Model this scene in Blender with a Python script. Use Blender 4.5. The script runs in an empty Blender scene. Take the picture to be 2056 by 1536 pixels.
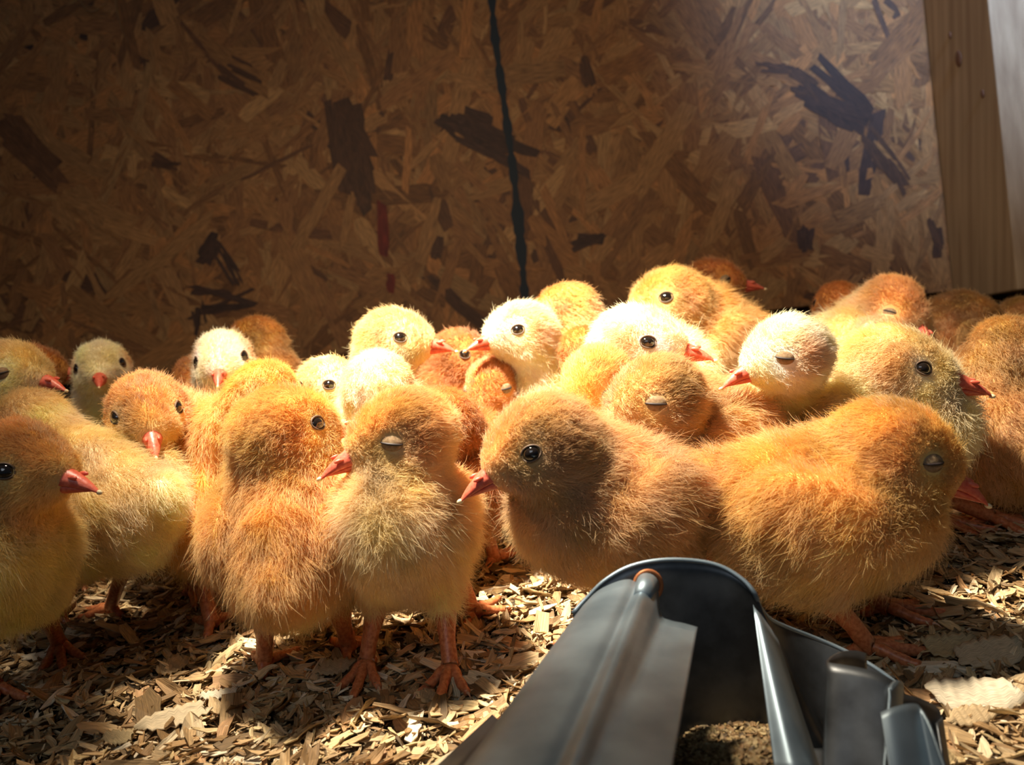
import bpy, math, random
import numpy as np
from mathutils import Vector, Matrix

# ------------------------------------------------------------------ camera, world, lights, exposure
S = bpy.context.scene
COL = S.collection
F, CX, CY = 1744.0, 1028.0, 768.0          # pixels, 2056 x 1536 frame
CAM_H = 0.128
PITCH = math.atan(298.0 / F)
ROLL = 0.105
fwd = np.array([0, math.cos(PITCH), -math.sin(PITCH)])
up0 = np.array([0, math.sin(PITCH), math.cos(PITCH)])
r0 = np.array([1.0, 0, 0])
R_ = r0 * math.cos(ROLL) - up0 * math.sin(ROLL)
U_ = up0 * math.cos(ROLL) + r0 * math.sin(ROLL)
CAM = np.array([0, 0, CAM_H])
cd = bpy.data.cameras.new('camera'); cam = bpy.data.objects.new('camera', cd); COL.objects.link(cam)
M = Matrix(((R_[0], U_[0], -fwd[0], 0), (R_[1], U_[1], -fwd[1], 0), (R_[2], U_[2], -fwd[2], CAM_H), (0, 0, 0, 1)))
cam.matrix_world = M
cd.sensor_width = 4.54; cd.sensor_fit = 'HORIZONTAL'; cd.lens = 4.54 * F / 2056.0
cd.clip_start = 0.01; cd.clip_end = 20
cd.dof.use_dof = True; cd.dof.focus_distance = 0.27; cd.dof.aperture_fstop = 2.8
S.camera = cam
S.view_settings.view_transform = 'Standard'; S.view_settings.look = 'None'
S.view_settings.exposure = 0.0; S.view_settings.gamma = 1.0; S.view_settings.use_curve_mapping = False

W = bpy.data.worlds.new('world'); S.world = W; W.use_nodes = True
W.node_tree.nodes['Background'].inputs[0].default_value = (0.30, 0.40, 0.52, 1)
W.node_tree.nodes['Background'].inputs[1].default_value = 0.08

def aim(o, loc, target):
    o.location = loc
    o.rotation_euler = (Vector(target) - Vector(loc)).to_track_quat('-Z', 'Y').to_euler()

def spot(name, loc, target, power, color, size, blend, radius):
    l = bpy.data.lights.new(name, 'SPOT'); l.energy = power; l.color = color
    l.spot_size = math.radians(size); l.spot_blend = blend; l.shadow_soft_size = radius
    o = bpy.data.objects.new(name, l); COL.objects.link(o); aim(o, loc, target); return o

def area(name, loc, target, power, color, sx, sy):
    l = bpy.data.lights.new(name, 'AREA'); l.energy = power; l.color = color
    l.shape = 'RECTANGLE'; l.size = sx; l.size_y = sy
    o = bpy.data.objects.new(name, l); COL.objects.link(o); aim(o, loc, target); return o

# heat lamp hanging over the flock, an added cool area fill behind the camera and daylight through a chink at the top right
spot('heat_lamp', (-0.10, 0.27, 0.47), (0.035, 0.350, 0.0), 50.0, (1.0, 0.88, 0.70), 53, 1.0, 0.022)
spot('heat_lamp_spill', (-0.10, 0.27, 0.475), (0.06, 0.60, 0.0), 5.5, (1.0, 0.76, 0.50), 150, 1.0, 0.03)
area('daylight_fill', (-0.25, -0.55, 0.75), (0.1, 0.35, 0.0), 1.0, (0.84, 0.92, 1.0), 0.6, 0.35)
spot('daylight_chink', (0.50, 0.30, 0.75), (0.60, 0.95, 0.48), 42.0, (0.42, 0.62, 1.0), 60, 1.0, 0.04)

rng = np.random.default_rng(7)
random.seed(7)

def P(u, v, d):
    return CAM + d * (fwd + R_ * (u - CX) / F - U_ * (v - CY) / F)
def PZ(u, v, z=0.0):
    r = fwd + R_ * (u - CX) / F - U_ * (v - CY) / F
    return CAM + r * (z - CAM_H) / r[2]
def nrm(v):
    v = np.asarray(v, float); return v / (np.linalg.norm(v, axis=-1, keepdims=True) + 1e-12)

# ------------------------------------------------------------------ object helpers
def empty(name, loc, label=None, cat=None, group=None):
    o = bpy.data.objects.new(name, None); COL.objects.link(o); o.location = loc
    o.empty_display_size = 0.01
    if label: tag(o, label, cat, group)
    return o
def tag(o, label=None, cat=None, group=None, kind=None):
    if label: o['label'] = label
    if cat: o['category'] = cat
    if group: o['group'] = group
    if kind: o['kind'] = kind
    return o
def mesh(name, V, Fc, mat, parent=None, smooth=True, org=None, col=None, uv=None, fcol=None):
    """world-space vertices V; org = world position of the parent's origin"""
    V = np.asarray(V, float)
    if org is not None: V = V - np.asarray(org)
    me = bpy.data.meshes.new(name)
    me.from_pydata(V.tolist(), [], Fc if isinstance(Fc, list) else Fc.tolist())
    if smooth: me.polygons.foreach_set('use_smooth', [True] * len(me.polygons))
    if col is not None:
        a = me.color_attributes.new('col', 'FLOAT_COLOR', 'POINT')
        a.data.foreach_set('color', np.c_[col, np.ones(len(col))].astype(np.float32).ravel())
    if uv is not None:
        l = me.uv_layers.new(name='UVMap')
        li = np.empty(len(me.loops), np.int32); me.loops.foreach_get('vertex_index', li)
        l.data.foreach_set('uv', np.asarray(uv, np.float32)[li].ravel())
    me.materials.append(mat); me.update()
    o = bpy.data.objects.new(name, me); COL.objects.link(o)
    if parent: o.parent = parent
    return o

# ------------------------------------------------------------------ materials
def newmat(name):
    m = bpy.data.materials.new(name); m.use_nodes = True
    nt = m.node_tree; b = nt.nodes['Principled BSDF']
    return m, nt, b
def simple(name, c, rough=0.5, metal=0.0, spec=0.5, sss=0.0, coat=0.0):
    m, nt, b = newmat(name)
    b.inputs['Base Color'].default_value = (*c, 1); b.inputs['Roughness'].default_value = rough
    b.inputs['Metallic'].default_value = metal; b.inputs['Specular IOR Level'].default_value = spec
    if sss:
        b.inputs['Subsurface Weight'].default_value = sss; b.inputs['Subsurface Scale'].default_value = 0.002
        b.inputs['Subsurface Radius'].default_value = (1, .35, .2)
    b.inputs['Coat Weight'].default_value = coat
    return m
def addnoise(nt, b, scale, detail, c0, c1, bump=0.0, dist=0.001, coords='Object', stretch=None, lo=.35, hi=.65):
    tc = nt.nodes.new('ShaderNodeTexCoord'); n = nt.nodes.new('ShaderNodeTexNoise')
    n.inputs['Scale'].default_value = scale; n.inputs['Detail'].default_value = detail
    src = tc.outputs[coords]
    if stretch:
        mp = nt.nodes.new('ShaderNodeMapping'); mp.inputs['Scale'].default_value = stretch
        nt.links.new(src, mp.inputs[0]); src = mp.outputs[0]
    nt.links.new(src, n.inputs['Vector'])
    r = nt.nodes.new('ShaderNodeValToRGB'); r.color_ramp.elements[0].position = lo; r.color_ramp.elements[1].position = hi
    r.color_ramp.elements[0].color = (*c0, 1); r.color_ramp.elements[1].color = (*c1, 1)
    nt.links.new(n.outputs['Fac'], r.inputs[0]); nt.links.new(r.outputs[0], b.inputs['Base Color'])
    if bump:
        bp = nt.nodes.new('ShaderNodeBump'); bp.inputs['Strength'].default_value = bump; bp.inputs['Distance'].default_value = dist
        nt.links.new(n.outputs['Fac'], bp.inputs['Height']); nt.links.new(bp.outputs[0], b.inputs['Normal'])
    return n, r

def mat_skin(name, c0, c1):
    m, nt, b = newmat(name)
    b.inputs['Roughness'].default_value = 0.38
    b.inputs['Subsurface Weight'].default_value = 0.35; b.inputs['Subsurface Scale'].default_value = 0.0015
    b.inputs['Subsurface Radius'].default_value = (1, .35, .2)
    addnoise(nt, b, 900, 3, c0, c1, 0.25, 0.0004)
    return m
M_LEG = mat_skin('leg_skin', (0.44, 0.125, 0.045), (0.66, 0.26, 0.11))
M_BEAK = mat_skin('beak_horn', (0.62, 0.10, 0.06), (0.74, 0.19, 0.11))
M_BEAKY = mat_skin('beak_pale', (0.75, 0.32, 0.16), (0.85, 0.45, 0.25))
M_TIP = simple('egg_tooth', (0.9, 0.72, 0.42), 0.4)
M_CLAW = simple('claw', (0.62, 0.36, 0.22), 0.35)
M_EYE = simple('eye_ball', (0.012, 0.008, 0.006), 0.06, spec=0.7, coat=1.0)
M_LID = mat_skin('eyelid_skin', (0.22, 0.14, 0.075), (0.34, 0.235, 0.14)); M_LID.node_tree.nodes['Principled BSDF'].inputs['Roughness'].default_value = .8; M_LID.node_tree.nodes['Principled BSDF'].inputs['Specular IOR Level'].default_value = .15
M_RIM = simple('eye_rim', (0.13, 0.08, 0.05), 0.6)
M_SLIT = simple('eye_slit', (0.03, 0.02, 0.02), 0.6)

def mat_down(name, strand):
    m = bpy.data.materials.new(name); m.use_nodes = True; nt = m.node_tree; nt.nodes.clear()
    out = nt.nodes.new('ShaderNodeOutputMaterial')
    at = nt.nodes.new('ShaderNodeAttribute'); at.attribute_name = 'col'
    d = nt.nodes.new('ShaderNodeBsdfDiffuse'); nt.links.new(at.outputs['Color'], d.inputs[0])
    if strand:
        t = nt.nodes.new('ShaderNodeBsdfTranslucent'); nt.links.new(at.outputs['Color'], t.inputs[0])
        mx = nt.nodes.new('ShaderNodeMixShader'); mx.inputs[0].default_value = 0.45
        nt.links.new(d.outputs[0], mx.inputs[1]); nt.links.new(t.outputs[0], mx.inputs[2])
        g = nt.nodes.new('ShaderNodeBsdfHair'); g.component = 'Reflection'
        g.inputs['Color'].default_value = (1, .93, .8, 1); g.inputs['RoughnessU'].default_value = .35; g.inputs['RoughnessV'].default_value = .6
        m2 = nt.nodes.new('ShaderNodeMixShader'); m2.inputs[0].default_value = 0.10
        nt.links.new(mx.outputs[0], m2.inputs[1]); nt.links.new(g.outputs[0], m2.inputs[2])
        nt.links.new(m2.outputs[0], out.inputs[0])
    else:
        nt.links.new(d.outputs[0], out.inputs[0])
    return m
M_DOWN = mat_down('down_strands', True)
M_BODY = mat_down('down_undercoat', False)

# ------------------------------------------------------------------ implicit surface toolkit
def sd_ell(p, c, ax, r):
    q = (p - c) @ ax.T
    k0 = np.linalg.norm(q / r, axis=1); k1 = np.linalg.norm(q / (r * r), axis=1)
    return k0 * (k0 - 1.0) / (k1 + 1e-9)
def sd_cone(p, a, b, ra, rb):
    ab = b - a; t = np.clip(((p - a) @ ab) / (ab @ ab), 0, 1)
    return np.linalg.norm(p - a - t[:, None] * ab, axis=1) - (ra + (rb - ra) * t)
def smin(a, b, k):
    h = np.clip(0.5 + 0.5 * (b - a) / k, 0, 1)
    return b * (1 - h) + a * h - k * h * (1 - h)
def surface_nets(fn, lo, hi, h):
    ns = np.ceil((hi - lo) / h).astype(int) + 1
    gx, gy, gz = [lo[i] + np.arange(ns[i]) * h for i in range(3)]
    G = np.stack(np.meshgrid(gx, gy, gz, indexing='ij'), -1)
    D = fn(G.reshape(-1, 3)).reshape(ns)
    inside = D < 0
    nx, ny, nz = ns - 1
    acc = np.zeros((nx, ny, nz, 3)); cnt = np.zeros((nx, ny, nz))
    offs = [(i, j, k) for i in (0, 1) for j in (0, 1) for k in (0, 1)]
    def sub(A, o): return A[o[0]:o[0] + nx, o[1]:o[1] + ny, o[2]:o[2] + nz]
    for a in offs:
        for ax in range(3):
            if a[ax]: continue
            b = list(a); b[ax] = 1
            da, db = sub(D, a), sub(D, b)
            cr = (da < 0) != (db < 0)
            t = np.where(cr, da / np.where(cr, da - db, 1), 0)
            pos = np.zeros((nx, ny, nz, 3)) + np.array(a, float)
            pos[..., ax] += t
            acc += pos * cr[..., None]; cnt += cr
    act = cnt > 0
    idx = -np.ones((nx, ny, nz), int); idx[act] = np.arange(act.sum())
    cell = np.stack(np.nonzero(act), -1)
    V = lo + (cell + acc[act] / cnt[act][:, None]) * h
    faces = []
    for ax in range(3):
        o1, o2 = (ax + 1) % 3, (ax + 2) % 3
        A = np.moveaxis(inside, ax, 0)
        cr = A[:-1] != A[1:]
        cr = np.moveaxis(cr, 0, ax)
        e = np.stack(np.nonzero(cr), -1)
        ok = (e[:, o1] > 0) & (e[:, o2] > 0) & (e[:, o1] < ns[o1] - 1) & (e[:, o2] < ns[o2] - 1)
        e = e[ok]
        ins = inside[e[:, 0], e[:, 1], e[:, 2]]
        def c(d1, d2):
            q = e.copy(); q[:, o1] -= d1; q[:, o2] -= d2
            return idx[q[:, 0], q[:, 1], q[:, 2]]
        q = np.stack([c(1, 1), c(0, 1), c(0, 0), c(1, 0)], -1)
        q[~ins] = q[~ins][:, ::-1]
        faces.append(q)
    return V, np.concatenate(faces)
def grad(fn, p, e=2e-4):
    g = np.stack([fn(p + np.eye(3)[i] * e) - fn(p - np.eye(3)[i] * e) for i in range(3)], -1)
    return g / (2 * e)

def tube(pts, rad, n=10, cap=True, squash=None):
    """swept tube through pts with radii; returns V, F"""
    pts = np.asarray(pts, float); rad = np.asarray(rad, float)
    V = []; Fc = []
    t = np.gradient(pts, axis=0); t = nrm(t)
    ref = np.array([0, 0, 1.0]) if abs(t[0][2]) < .9 else np.array([1.0, 0, 0])
    for i in range(len(pts)):
        a = nrm(np.cross(t[i], ref)); b = np.cross(a, t[i]); ref = b
        for k in range(n):
            an = 2 * math.pi * k / n
            s = squash if squash else 1.0
            V.append(pts[i] + rad[i] * (a * math.cos(an) + b * math.sin(an) * s))
    m = len(pts)
    for i in range(m - 1):
        for k in range(n):
            Fc.append([i * n + k, i * n + (k + 1) % n, (i + 1) * n + (k + 1) % n, (i + 1) * n + k])
    if cap:
        V.append(pts[0]); V.append(pts[-1]); c0, c1 = len(V) - 2, len(V) - 1
        for k in range(n):
            Fc.append([c0, (k + 1) % n, k]); Fc.append([c1, (m - 1) * n + k, (m - 1) * n + (k + 1) % n])
    return np.array(V), Fc
def merge(parts):
    V = []; Fc = []; o = 0
    for v, f in parts:
        V.append(v); Fc += [[i + o for i in q] for q in f]; o += len(v)
    return np.concatenate(V), Fc
def spline(ctrl, n):
    """Catmull-Rom through control points"""
    c = np.asarray(ctrl, float); c = np.vstack([2 * c[0] - c[1], c, 2 * c[-1] - c[-2]])
    out = []
    segs = len(c) - 3
    for i in range(n):
        t = i / (n - 1) * segs; k = min(int(t), segs - 1); t -= k
        p0, p1, p2, p3 = c[k:k + 4]
        out.append(0.5 * ((2 * p1) + (-p0 + p2) * t + (2 * p0 - 5 * p1 + 4 * p2 - p3) * t * t + (-p0 + 3 * p1 - 3 * p2 + p3) * t ** 3))
    return np.array(out)
def ball(c, ax, r, nu=20, nv=12):
    V = []; Fc = []
    for j in range(nv + 1):
        th = math.pi * j / nv
        for i in range(nu):
            ph = 2 * math.pi * i / nu
            V.append([r[0] * math.cos(th), r[1] * math.sin(th) * math.cos(ph), r[2] * math.sin(th) * math.sin(ph)])
    for j in range(nv):
        for i in range(nu):
            a = j * nu + i; b = j * nu + (i + 1) % nu
            Fc.append([a, b, b + nu, a + nu])
    return np.array(V) @ ax + c, Fc

# ------------------------------------------------------------------ chicks
def lin(c): return np.array([(x / 255.0) ** 2.2 for x in c])
PAL = {  # crown, back, breast, belly, face, ear patch
    'buff':  [lin(c) for c in ((222, 158, 82), (222, 160, 92), (242, 212, 160), (238, 208, 150), (236, 202, 146), (170, 100, 50))],
    'gold':  [lin(c) for c in ((230, 174, 86), (226, 166, 84), (232, 184, 112), (238, 206, 142), (238, 196, 120), (200, 130, 60))],
    'rust':  [lin(c) for c in ((196, 118, 55), (196, 122, 62), (214, 150, 90), (216, 160, 100), (196, 124, 66), (150, 84, 40))],
    'pale':  [lin(c) for c in ((250, 236, 200), (244, 214, 158), (250, 232, 196), (248, 228, 184), (252, 242, 222), (214, 150, 90))],
    'cream': [lin(c) for c in ((238, 204, 138), (238, 206, 148), (246, 226, 180), (244, 226, 176), (242, 220, 170), (196, 130, 76))],
    'patched': [lin(c) for c in ((208, 142, 66), (214, 164, 92), (236, 216, 150), (238, 222, 150), (226, 184, 112), (158, 98, 50))],
    'goldhead': [lin(c) for c in ((222, 150, 70), (248, 222, 172), (250, 232, 196), (248, 228, 184), (232, 180, 110), (190, 120, 60))],
    'tan':   [lin(c) for c in ((208, 158, 92), (206, 152, 96), (226, 180, 124), (236, 198, 132), (218, 178, 122), (150, 96, 52))],
}
for k_ in PAL: PAL[k_] = [c_ ** 0.78 * np.array([1, 1.0, .92]) for c_ in PAL[k_]]
def frame(az, el, roll=0.0):
    a, e = math.radians(az), math.radians(el)
    f = np.array([math.cos(e) * math.cos(a), math.cos(e) * math.sin(a), math.sin(e)])
    l = np.array([-math.sin(a), math.cos(a), 0.0])
    u = np.cross(f, l)
    if roll:
        r = math.radians(roll); l, u = l * math.cos(r) + u * math.sin(r), u * math.cos(r) - l * math.sin(r)
    return f, l, u
FOUR = [rng.normal(size=(24, 3)) for _ in range(2)]
PH = rng.uniform(0, 6.28, (24, 3))
def vnoise(p, freq, k=0):
    return (np.sin(p @ (FOUR[k].T * freq) + PH[:, 0]) @ FOUR[1 - k]) / math.sqrt(12)

def chick(label, head, hdir, body=None, bdir=(0, 0), pal='buff', s=1.0, eye='open', feet=None, n=20000, res=0.0016,
          group=None, fat=1.0, beak='red', hroll=0.0, up=0.0, fluff=1.0, wing=1.0, seed=0):
    cm = 0.01 * s
    rg = np.random.default_rng(seed + int(head[0]))
    H = P(*head)
    fh, lh, uh = frame(hdir[0], hdir[1], hroll)
    fb, lb, ub = frame(bdir[0], bdir[1])
    if body is None:
        flat = nrm(np.array([fb[0], fb[1], 0]))
        B = np.array([H[0], H[1], 0]) - flat * 1.9 * cm; B[2] = (4.1 + up) * cm
        B[2] = min(B[2], H[2] - 2.0 * cm); B[2] = max(B[2], 2.6 * cm)
    else:
        B = P(*body)
    hb = np.array([fh, lh, uh]); bb = np.array([fb, lb, ub])
    nrt = B + (1.0 * fb + 0.75 * ub) * cm
    # hips, hocks, feet
    flat = nrm(np.array([fb[0], fb[1], 0])); side = np.array([-flat[1], flat[0], 0])
    hips, hocks, fpos = [], [], []
    for i, sg in enumerate((1, -1)):
        hip = B + (0.0 * fb + sg * 1.0 * lb - 1.0 * ub) * cm
        if feet and i < len(feet) and feet[i] is not None:
            ft = PZ(feet[i][0], feet[i][1], 0.0035)
        else:
            ft = np.array([B[0], B[1], 0.0035]) + (flat * 0.45 + side * sg * 1.05) * cm
        hk = np.array([0, 0, 0.0]) + ft * 0.45 + np.array([hip[0], hip[1], 0]) * 0.55 - flat * 0.35 * cm
        hk[2] = min(max(0.018 * s, B[2] - 2.9 * cm), max(B[2] - 1.5 * cm, 0.008))
        hips.append(hip); hocks.append(hk); fpos.append(ft)
    wax = []
    for sg in (1, -1):
        wf = nrm(fb - 0.45 * ub + 0.10 * sg * lb); wl = nrm(lb - (lb @ wf) * wf); wax.append((np.array([wf, wl, np.cross(wf, wl)]), sg))
    ft_ = fat
    def headsdf(p):
        d = sd_ell(p, H, hb, np.array([1.34, 1.10, 1.16]) * cm)
        d = smin(d, sd_ell(p, H + (0.95 * fh - 0.20 * uh) * cm, hb, np.array([0.80, 0.66, 0.66]) * cm), 0.5 * cm)
        for sg in (1, -1):
            d = smin(d, sd_ell(p, H + (0.10 * fh + sg * 0.55 * lh - 0.42 * uh) * cm, hb, np.array([0.75, 0.55, 0.6]) * cm), 0.5 * cm)
        return d
    def fn(p):
        d = sd_ell(p, B, bb, np.array([2.6, 1.88 * ft_, 1.9 * ft_]) * cm)
        d = smin(d, sd_ell(p, B + (1.15 * fb + 0.05 * ub) * cm, bb, np.array([1.75, 1.75 * ft_, 1.8]) * cm), 0.9 * cm)
        d = smin(d, sd_ell(p, B + (-0.5 * fb - 0.75 * ub) * cm, bb, np.array([1.9, 1.65, 1.45]) * cm), 0.9 * cm)
        d = smin(d, sd_cone(p, B + (-1.8 * fb + 0.3 * ub) * cm, B + (-2.9 * fb + 0.75 * ub) * cm, 1.1 * cm, 0.5 * cm), 0.8 * cm)
        for hip, hk in zip(hips, hocks):
            d = smin(d, sd_cone(p, hip, hk + np.array([0, 0, 0.15 * cm]), 0.95 * cm, 0.30 * cm), 0.55 * cm)
        d = smin(d, sd_cone(p, nrt, H - (0.45 * fh + 0.15 * uh) * cm, 1.45 * cm, 1.04 * cm), 0.8 * cm)
        for ax, sg in wax:
            if wing: d = smin(d, sd_ell(p, B + (-0.15 * fb + sg * (1.78 * ft_) * lb + 0.22 * ub) * cm, ax, np.array([1.85, 0.60, 1.15]) * cm), 0.12 * cm)
        d = smin(d, headsdf(p), 0.6 * cm)
        return d
    pts = np.array([H, B, *hocks]); lo = pts.min(0) - 3.9 * cm; hi = pts.max(0) + 3.9 * cm
    lo[2] = max(lo[2], 0.003)
    V, Q = surface_nets(fn, lo, hi, res)
    for _ in range(2):
        g = grad(fn, V); V = V - fn(V)[:, None] * g / (np.sum(g * g, 1, keepdims=True) + 1e-6) * 0.9
    # soft lumps so the body is not a perfect egg
    V = V + nrm(grad(fn, V)) * (vnoise(V, 130)[:, :1] * 0.05 * cm) * np.clip((np.linalg.norm(V - H, axis=1, keepdims=True) / cm - 1.6) / .8, 0, 1)

    # eye anchor points on the head surface
    eyes = []
    for sg in (1, -1):
        dr = nrm(0.50 * fh + sg * 0.86 * lh + 0.16 * uh)
        ts = np.linspace(0.6, 2.2, 200) * cm
        dd = np.minimum(fn(H + ts[:, None] * dr), 1); k = int(np.argmax(dd > 0))
        eyes.append((H + dr * ts[k], nrm(grad(fn, (H + dr * ts[k])[None])[0]), sg))
    ts = np.linspace(0.6, 2.6, 200) * cm; dr = nrm(fh - 0.20 * uh)
    bk = H + dr * ts[int(np.argmax(fn(H + ts[:, None] * dr) > 0))]

    c = PAL[pal]
    def colour(p, nn, vary=True):
        ph = (p - H) @ hb.T / cm; pb = (p - B) @ bb.T / cm
        dh = np.linalg.norm(ph, axis=1)
        wh = 1 / (1 + np.exp((dh - 1.75) * 4.5))
        nb = nn @ bb.T
        t = np.clip(0.5 + 0.55 * nb[:, 2] - 0.50 * nb[:, 0] * (pb[:, 0] > 0) , 0, 1)[:, None]
        low = np.clip((-pb[:, 2] + 0.2) / 1.5, 0, 1)[:, None]
        cb = c[2] * (1 - t) + c[1] * t
        cb = cb * (1 - low * .75) + c[3] * low * .75
        cr = np.clip((ph[:, 2] * 1.1 + 0.25 - 0.0 * ph[:, 0]) , 0, 1)[:, None]
        ch = c[4] * (1 - cr) + c[0] * cr
        for E, ne, sg in eyes:
            ear = E + (-0.80 * fh - 0.12 * uh) * cm
            de = np.linalg.norm((p - ear) / cm, axis=1)
            w = (np.clip(1.25 - de / 0.75, 0, 1) * 0.8)[:, None]
            ch = ch * (1 - w) + c[5] * w
            de = np.linalg.norm((p - E) / cm, axis=1)
            w = (np.clip(1 - np.abs(de - 0.3) / 0.45, 0, 1) * 0.45)[:, None]
            ch = ch * (1 - w) + c[4] * w
        dbk = np.linalg.norm((p - bk) / cm, axis=1)
        w = (np.clip(1 - dbk / 0.55, 0, 1) * .75)[:, None]
        ch = ch * (1 - w) + c[5] * np.array([1.5, 1.1, .9]) * w
        out = cb * (1 - wh[:, None]) + ch * wh[:, None]
        wt = np.clip(1 - np.linalg.norm(pb - np.array([-1.35, 0, -.25]), axis=1)[:, None] * 0 - np.abs(pb[:, :1] + 1.35) / .5 - np.abs(pb[:, 2:] + .1) / .9, 0, 1) * (np.abs(pb[:, 1:2]) > 1.2) * .6
        out = out * (1 - wt) + c[5] * .8 * wt
        nz = vnoise(p, 260)
        out = out * (1 + 0.10 * nz[:, :1]) * np.array([1, 1, 1]) + 0
        out[:, 2] *= (1 - 0.10 * nz[:, 1])
        if vary: out = out * rg.normal(1, 0.10, (len(p), 1))
        return np.clip(out, 0.01, 0.96)

    root = empty('chick', (B[0], B[1], 0.0), label, 'chick', group); org = np.array([B[0], B[1], 0.0])
    Nv = nrm(grad(fn, V))
    mesh('body', V, Q, M_BODY, root, org=org, col=colour(V, Nv, False) * 0.9)

    # down: strands rooted on the skin, combed back and down, tufted by a noise field
    tri = np.concatenate([Q[:, [0, 1, 2]], Q[:, [0, 2, 3]]])
    A, Bq, Cq = V[tri[:, 0]], V[tri[:, 1]], V[tri[:, 2]]
    ar = np.linalg.norm(np.cross(Bq - A, Cq - A), axis=1)
    nh = n
    cen = (A + Bq + Cq) / 3; wgt = ar * (1 + 1.6 / (1 + np.exp((np.linalg.norm(cen - H, axis=1) / cm - 2.0) * 4)))
    k = rg.choice(len(tri), nh, p=wgt / wgt.sum())
    r1, r2 = np.sqrt(rg.random(nh))[:, None], rg.random(nh)[:, None]
    p = A[k] * (1 - r1) + Bq[k] * r1 * (1 - r2) + Cq[k] * r1 * r2
    nn = nrm(grad(fn, p))
    keep = np.ones(nh, bool)
    er = 0.27 if eye == 'open' else 0.30
    dE = np.full(nh, 9.0)
    for E, ne, sg in eyes:
        dE = np.minimum(dE, np.linalg.norm((p - E) / cm, axis=1))
    dB = np.linalg.norm((p - bk) / cm, axis=1)
    keep &= (dE > er) & (dB > 0.36)
    for hk in hocks: keep &= (np.linalg.norm((p - hk) / cm, axis=1) > 0.35)
    p, nn, dE, dB = p[keep], nn[keep], dE[keep], dB[keep]; nh = len(p)
    dh = np.linalg.norm((p - H) / cm, axis=1); wh = (1 / (1 + np.exp((dh - 1.8) * 4)))[:, None]
    flow = (-0.75 * fb - 0.65 * np.array([0, 0, 1.0]))[None] * (1 - wh) + (-1.0 * fh - 0.15 * uh)[None] * wh
    tg = flow - np.sum(flow * nn, 1, keepdims=True) * nn
    cl = vnoise(p, 420) * 0.12 + vnoise(p, 1300, 1) * 0.14
    L = (0.46 * fluff * (1 - wh[:, 0]) + 0.21 * wh[:, 0]) * cm
    L *= np.clip(np.minimum(dE - er + 0.12, dB - 0.3) / 0.7, 0.18, 1)
    L *= np.clip(rg.normal(1, 0.25, nh), 0.4, 1.9)
    stray = rg.random(nh) < 0.07; L[stray] *= 1.6
    lift = np.where(wh[:, 0] > .5, 0.50, 0.55)[:, None]
    jit = rg.normal(0, 0.20, (nh, 3))
    d0 = nrm(nn * (lift + .35) + tg * 0.7 + cl + jit)
    d1 = nrm(nn * lift + tg * 1.0 + cl * 1.6 + jit * 1.4)
    d2 = nrm(nn * (lift - .12) + tg * 1.1 + cl * 2.0 + jit * 2.0 + rg.normal(0, .15, (nh, 3)))
    Lc = L[:, None]
    P0 = p - nn * 0.02 * cm; P1 = p + d0 * Lc * .34; P2 = P1 + d1 * Lc * .33; P3 = P2 + d2 * Lc * .33
    allp = np.stack([P0, P1, P2, P3], 1).reshape(-1, 3) - org
    cv = bpy.data.hair_curves.new('down'); cv.add_curves([4] * nh)
    cv.attributes['position'].data.foreach_set('vector', allp.astype(np.float32).ravel())
    ra = cv.attributes.get('radius') or cv.attributes.new('radius', 'FLOAT', 'POINT')
    rr = 0.0060 * cm * math.sqrt(45000.0 / max(n, 1)) ** 0.75
    ra.data.foreach_set('value', np.tile(np.array([1.0, 0.9, 0.6, 0.15], np.float32) * rr, nh))
    ca = cv.attributes.new('col', 'FLOAT_COLOR', 'CURVE')
    cc = colour(p, nn)
    ca.data.foreach_set('color', np.c_[cc, np.ones(nh)].astype(np.float32).ravel())
    cv.materials.append(M_DOWN)
    do = bpy.data.objects.new('down', cv); COL.objects.link(do); do.parent = root

    # eyes
    for E, ne, sg in eyes:
        fe = nrm(fh - (fh @ ne) * ne); ue = np.cross(ne, fe)
        if ue @ uh < 0: ue = -ue
        ax = np.array([ne, fe, ue])
        if eye == 'open':
            v, f = ball(E - ne * 0.135 * cm, ax, np.array([.24, .27, .235]) * cm)
            e = mesh('eye', v, f, M_EYE, root, org=org)
            ring = [E + (ne * (0.025 - .05 * math.cos(a) ** 2) + fe * math.cos(a) * .275 + ue * math.sin(a) * .205) * cm for a in np.linspace(0, 2 * math.pi, 21)]
            v, f = tube(ring, [0.030 * cm] * 21, 7, cap=False)
            mesh('eyelid', v, f, M_RIM, root, org=org)
        else:
            fe2 = nrm(fe * .88 + ue * .42); ue2 = np.cross(ne, fe2); ue2 = ue2 if ue2 @ uh > 0 else -ue2
            ax = np.array([ne, fe2, ue2])
            v, f = ball(E - ne * 0.155 * cm, ax, np.array([.24, .38, .29]) * cm)
            e = mesh('eyelid', v, f, M_LID, root, org=org)
            sl = []
            for a in np.linspace(-1.05, 1.05, 11):
                zz = .06 * math.cos(a) - .035; q = ne * math.cos(a) * math.sqrt(1 - (zz / .29) ** 2) * .24 + fe2 * math.sin(a) * .38 - ue2 * zz
                sl.append(E - ne * 0.152 * cm + q * cm * 1.0)
            v, f = tube(sl, [0.014 * cm, .024 * cm, .032 * cm, .038 * cm, .042 * cm, .042 * cm, .042 * cm, .038 * cm, .032 * cm, .024 * cm, .014 * cm], 6)
            mesh('eye_slit', v, f, M_SLIT, e, org=org)
    # beak: curved upper half with cere and hooked pale tip, slimmer lower half
    mb = M_BEAK if beak == 'red' else M_BEAKY
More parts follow.
